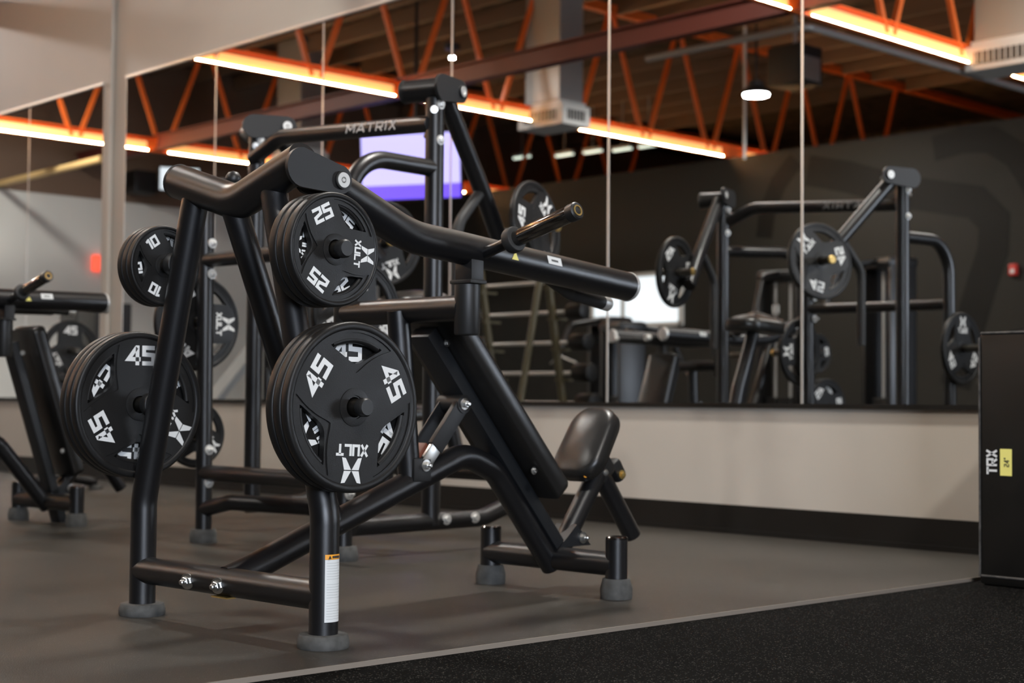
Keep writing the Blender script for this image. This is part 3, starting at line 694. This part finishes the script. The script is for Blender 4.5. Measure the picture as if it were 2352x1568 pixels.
# ------------------------------------------------------------------ jump box on the right
def jump_box():
    r = empty('jump_box', (-2.976, 5.20, -.012), radians(0), 'tall black padded jump box with white letters and a yellow label', 'jump box')
    W, D, H = .76, .60, .935
    MB().box((W/2, D/2, H/2), (W, D, H), bev=.022).build('padded_body', m_box, r, 45)
    s = MB()
    for z in (.035, H-.004): s.tube([(.012, -.001, z), (W-.012, -.001, z)], .004, 0, 8)
    s.tube([(.004, .002, .03), (.004, .002, H-.02)], .004, 0, 8)
    s.build('seam_piping', m_scuff, r)
    R = M.Rotation(pi/2, 4, 'X')
    g = glyphs('TRX', .042, .24, .82, .10)
    g.build('letter_print', m_white, r, 0, M.Translation((.055, -.0012, .455)) @ R @ M.Rotation(pi/2, 4, 'Z'))
    lb = MB().box((.112, -.001, .455), (.046, .002, .098)).build('yellow_label', m_yellow, r, 0)
    glyphs('24"', .021, .2, .62, .18, 0, .0006).build('label_number', m_ink, lb, 0, M.Translation((.115, -.0022, .455)) @ R @ M.Rotation(pi/2, 4, 'Z'))
jump_box()

# ------------------------------------------------------------------ the far side of the gym, seen in the mirror
def barbell_rack(x, y):
    r = empty('barbell_rack', (x, y, 0), 0, 'tall olive rack of short fixed barbells seen in the mirror', 'rack')
    for sx in (-.42, .42):
        MB().tube([(sx, -.35, .02), (sx, .0, 1.95)], .035, 0, 14).build('upright', m_bronze, r)
        MB().tube([(sx, .40, .02), (sx, .0, 1.95)], .03, 0, 14).build('upright', m_bronze, r)
        for k, z in enumerate((.62, .88, 1.14, 1.40, 1.66)): MB().box((sx, -.30+.35*(z/1.95)-.11, z-.035), (.05, .20, .02)).build('hook', m_bronze, r, 0)
    MB().tube([(-.42, 0, 1.93), (.42, 0, 1.93)], .03, 0, 14).build('top_rail', m_bronze, r)
    L = ['lowest', 'second lowest', 'middle', 'second highest', 'highest']
    for k, z in enumerate((.645, .905, 1.165, 1.425, 1.685)):
        q = empty('fixed_barbell', (x, y+.35*(z/1.95)-.43, z), 0, '%s chrome fixed barbell on the olive rack in the mirror' % L[k], 'barbell', 'fixed barbells on the rack')
        MB().cyl((-.55, 0, 0), (.55, 0, 0), .017).build('bar', m_disc, q)
        for s in (-1, 1):
            MB().cyl((s*.55, 0, 0), (s*.74, 0, 0), .085-.006*k, .012).build('weight_head', m_rubber, q)
            MB().cyl((s*.515, 0, 0), (s*.55, 0, 0), .032, .004).build('collar', m_disc, q)
barbell_rack(-9.75, 3.1)

def stack_machine(x, y, rz, label, h=1.75, back=True):
    r = empty('weight_stack_machine', (x, y, 0), rz, label, 'gym machine', 'weight stack machines across the gym')
    MB().box((0, 0, .05), (.50, .62, .10), bev=.02).build('base_frame', m_black, r)
    for s in (-1, 1): MB().box((s*.22, 0, h/2), (.06, .34, h), bev=.02).build('side_shroud', m_black, r)
    MB().box((0, 0, h), (.52, .38, .12), bev=.05).build('top_cap', m_black, r)
    for s in (-1, 1): MB().cyl((s*.09, .0, .1), (s*.09, .0, h-.04), .018).build('guide_rod', m_disc, r)
    for k in range(12): MB().box((0, 0, .16+k*.05), (.34, .20, .044), bev=.004).build('stack_plate', m_blackflat, r)
    MB().tube([(0, .12, h+.03), (0, .62, h-.05), (0, .80, h-.45)], .035, .15, 16).build('boom_arm', m_black, r)
    MB().tube([(-.28, .72, h-.55), (0, .80, h-.45), (.28, .72, h-.55)], .016, .05, 14).build('handle_bar', m_chrome, r)
    pad('seat_pad', .34, .34, .07, m_vinyl, r, M.Translation((0, .75, .46)), .06)
    MB().tube([(0, .75, .47), (0, .75, .04)], .035, 0, 16).build('seat_post', m_black, r)
    MB().tube([(0, .3, .06), (0, .9, .06)], .035, 0, 16).build('floor_tube', m_black, r)
    return r
stack_machine(-9.1, -1.8, radians(20), 'black weight stack machine with bright guide rods in the mirror, right of the seam', 2.15)
stack_machine(-10.55, -1.9, radians(-15), 'black weight stack machine with bright guide rods in the mirror, left of the seam', 2.1)
stack_machine(-11.95, -.75, radians(200), 'dark rounded weight stack machine before the bright window in the mirror', 1.52)
stack_machine(-8.0, -3.2, radians(30), 'black weight stack machine in the mirror behind the black box', 1.45)
stack_machine(-13.6, -2.3, radians(10), 'black weight stack machine in the mirror left of the bright window', 1.7)

# leg press with a pale sloping rail, near the pale wall
r = empty('leg_press', (-13.8, 3.3, 0), radians(0), 'leg press with a pale sloping rail in the mirror at left', 'gym machine')
MB().bar((-.75, 0, .35), (.65, 0, 1.35), .10, .14, (0, 1, 0)).build('slide_rail', m_white, r, 0)
MB().bar((-.75, .5, .35), (.65, .5, 1.35), .10, .14, (0, 1, 0)).build('slide_rail', m_grey, r, 0)
MB().box((.35, .25, .30), (1.1, .6, .55), bev=.04).build('base_frame', m_black, r)
MB().tube([(.65, .0, 1.35), (.65, 0, .03)], .04, 0, 16).build('rear_post', m_black, r)
MB().tube([(-.9, 0, .05), (.8, 0, .05)], .04, 0, 16).build('floor_tube', m_black, r)
pad('back_pad', .45, .7, .09, m_vinyl, r, M.Translation((-.9, .25, .35)) @ M.Rotation(radians(-50), 4, 'Y'), .05)
# black cabinet by the pale wall
r = empty('storage_cabinet', (-18.6, 2.3, 0), radians(0), 'black storage cabinet before the pale wall in the mirror at left', 'cabinet')
MB().box((0, 0, .95), (1.0, .5, 1.9), bev=.015).build('cabinet_body', m_blackflat, r)
for s in (-1, 1):
    dr = MB().box((s*.245, .258, .95), (.47, .018, 1.8), bev=.004).build('cabinet_door', m_cap, r)
    MB().cyl((s*.04, .28, .85), (s*.04, .28, 1.05), .008).build('door_handle', m_chrome, dr)
# screens, speakers and small wall things
def tv(loc, target, w, h, label, m1, m2=None, pole=True):
    r = empty('hanging_screen', loc, 0, label, 'screen')
    zz = (V(target)-V(loc)).normalized(); xx = V((0, 0, 1)).cross(zz).normalized(); yy = zz.cross(xx)
    mt = M((xx, yy, zz)).transposed().to_4x4()
    MB().box((0, 0, -.03), (w+.04, h+.04, .06), bev=.008).build('screen_housing', m_cap, r, 30, mt)
    MB().box((0, .11*h, .002), (w, h*.78, .004)).build('display', m1, r, 0, mt)
    MB().box((0, -.39*h, .002), (w, h*.22, .004)).build('display_band', m2 or m1, r, 0, mt)
    if pole: MB().cyl((0, -.08, 0), (0, -.08, ZC-loc[2]-.001), .025).build('ceiling_pole', m_cap, r)
tv((-15.8, -.75, 3.78), (-12, 6.6, 3.0), 1.42, .86, 'lit violet screen hanging in the mirror behind the row machine', m_tv, m_tvbar)
tv((-21.8, -.86, 4.22), (-15, 2.5, 3.4), .62, .36, 'bright white screen high on the far wall, behind the left tube end', m_glow, None, False)
r = empty('wall_speaker', (-21.75, -.13, 4.08), 0, 'black wall speaker high on the far wall in the mirror', 'speaker')
MB().box((0, 0, 0), (.34, .40, .36), bev=.03).build('speaker_body', m_cap, r); MB().box((.173, 0, 0), (.006, .32, .28)).build('speaker_grille', m_grip, r, 0)
r = empty('exit_sign', (-21.95, .46, 2.77), 0, 'small glowing red exit sign on the pale far wall in the mirror', 'light')  # exit sign as a plain glowing red box without lettering
MB().box((0, 0, 0), (.10, .22, .26), bev=.02).build('red_body', m_redlamp, r)
r = empty('fire_alarm', (-9.48, PY+.03, 2.33), 0, 'small red fire alarm box on the charcoal wall', 'fire alarm')
MB().box((0, 0, 0), (.10, .06, .14), bev=.008).build('red_body', mat('red_plastic', (.55, .04, .03), .4), r); MB().box((0, .032, -.02), (.05, .006, .05)).build('alarm_strobe', m_white, r, 0)
r = empty('wall_switch', (-13.1, PY+.008, 1.98), 0, 'small white switch plate on the charcoal wall', 'switch')
MB().box((0, 0, 0), (.12, .014, .12), bev=.003).build('switch_plate', m_white, r); MB().box((0, .01, 0), (.03, .012, .05)).build('switch_rocker', m_white, r)
r = empty('ceiling_heater', (-11.72, -3.71, 4.95), 0, 'dark square heater unit hung under the roof, behind the lamp in the mirror', 'heater')
MB().box((0, 0, .0), (.5, .5, .5), bev=.03).build('heater_body', m_ink, r); MB().cyl((0, 0, .25), (0, 0, ZC-4.95-.005), .03).build('heater_rod', m_duct, r); MB().box((.255, 0, -.05), (.012, .36, .3)).build('heater_grille', m_duct, r, 0)

for x, y, lb in ((-13.14, -4.5, 'thin pale hanger rod beside the round lamp in the mirror'), (-6.9, -4.0, 'thin pale hanger rod at the right end of the mirror')):
    o = MB().cyl((x, y, 4.02), (x, y, 5.86), .022).build('hanger_rod', m_vent); tag(o, lb, 'rod', 'hanger rods')
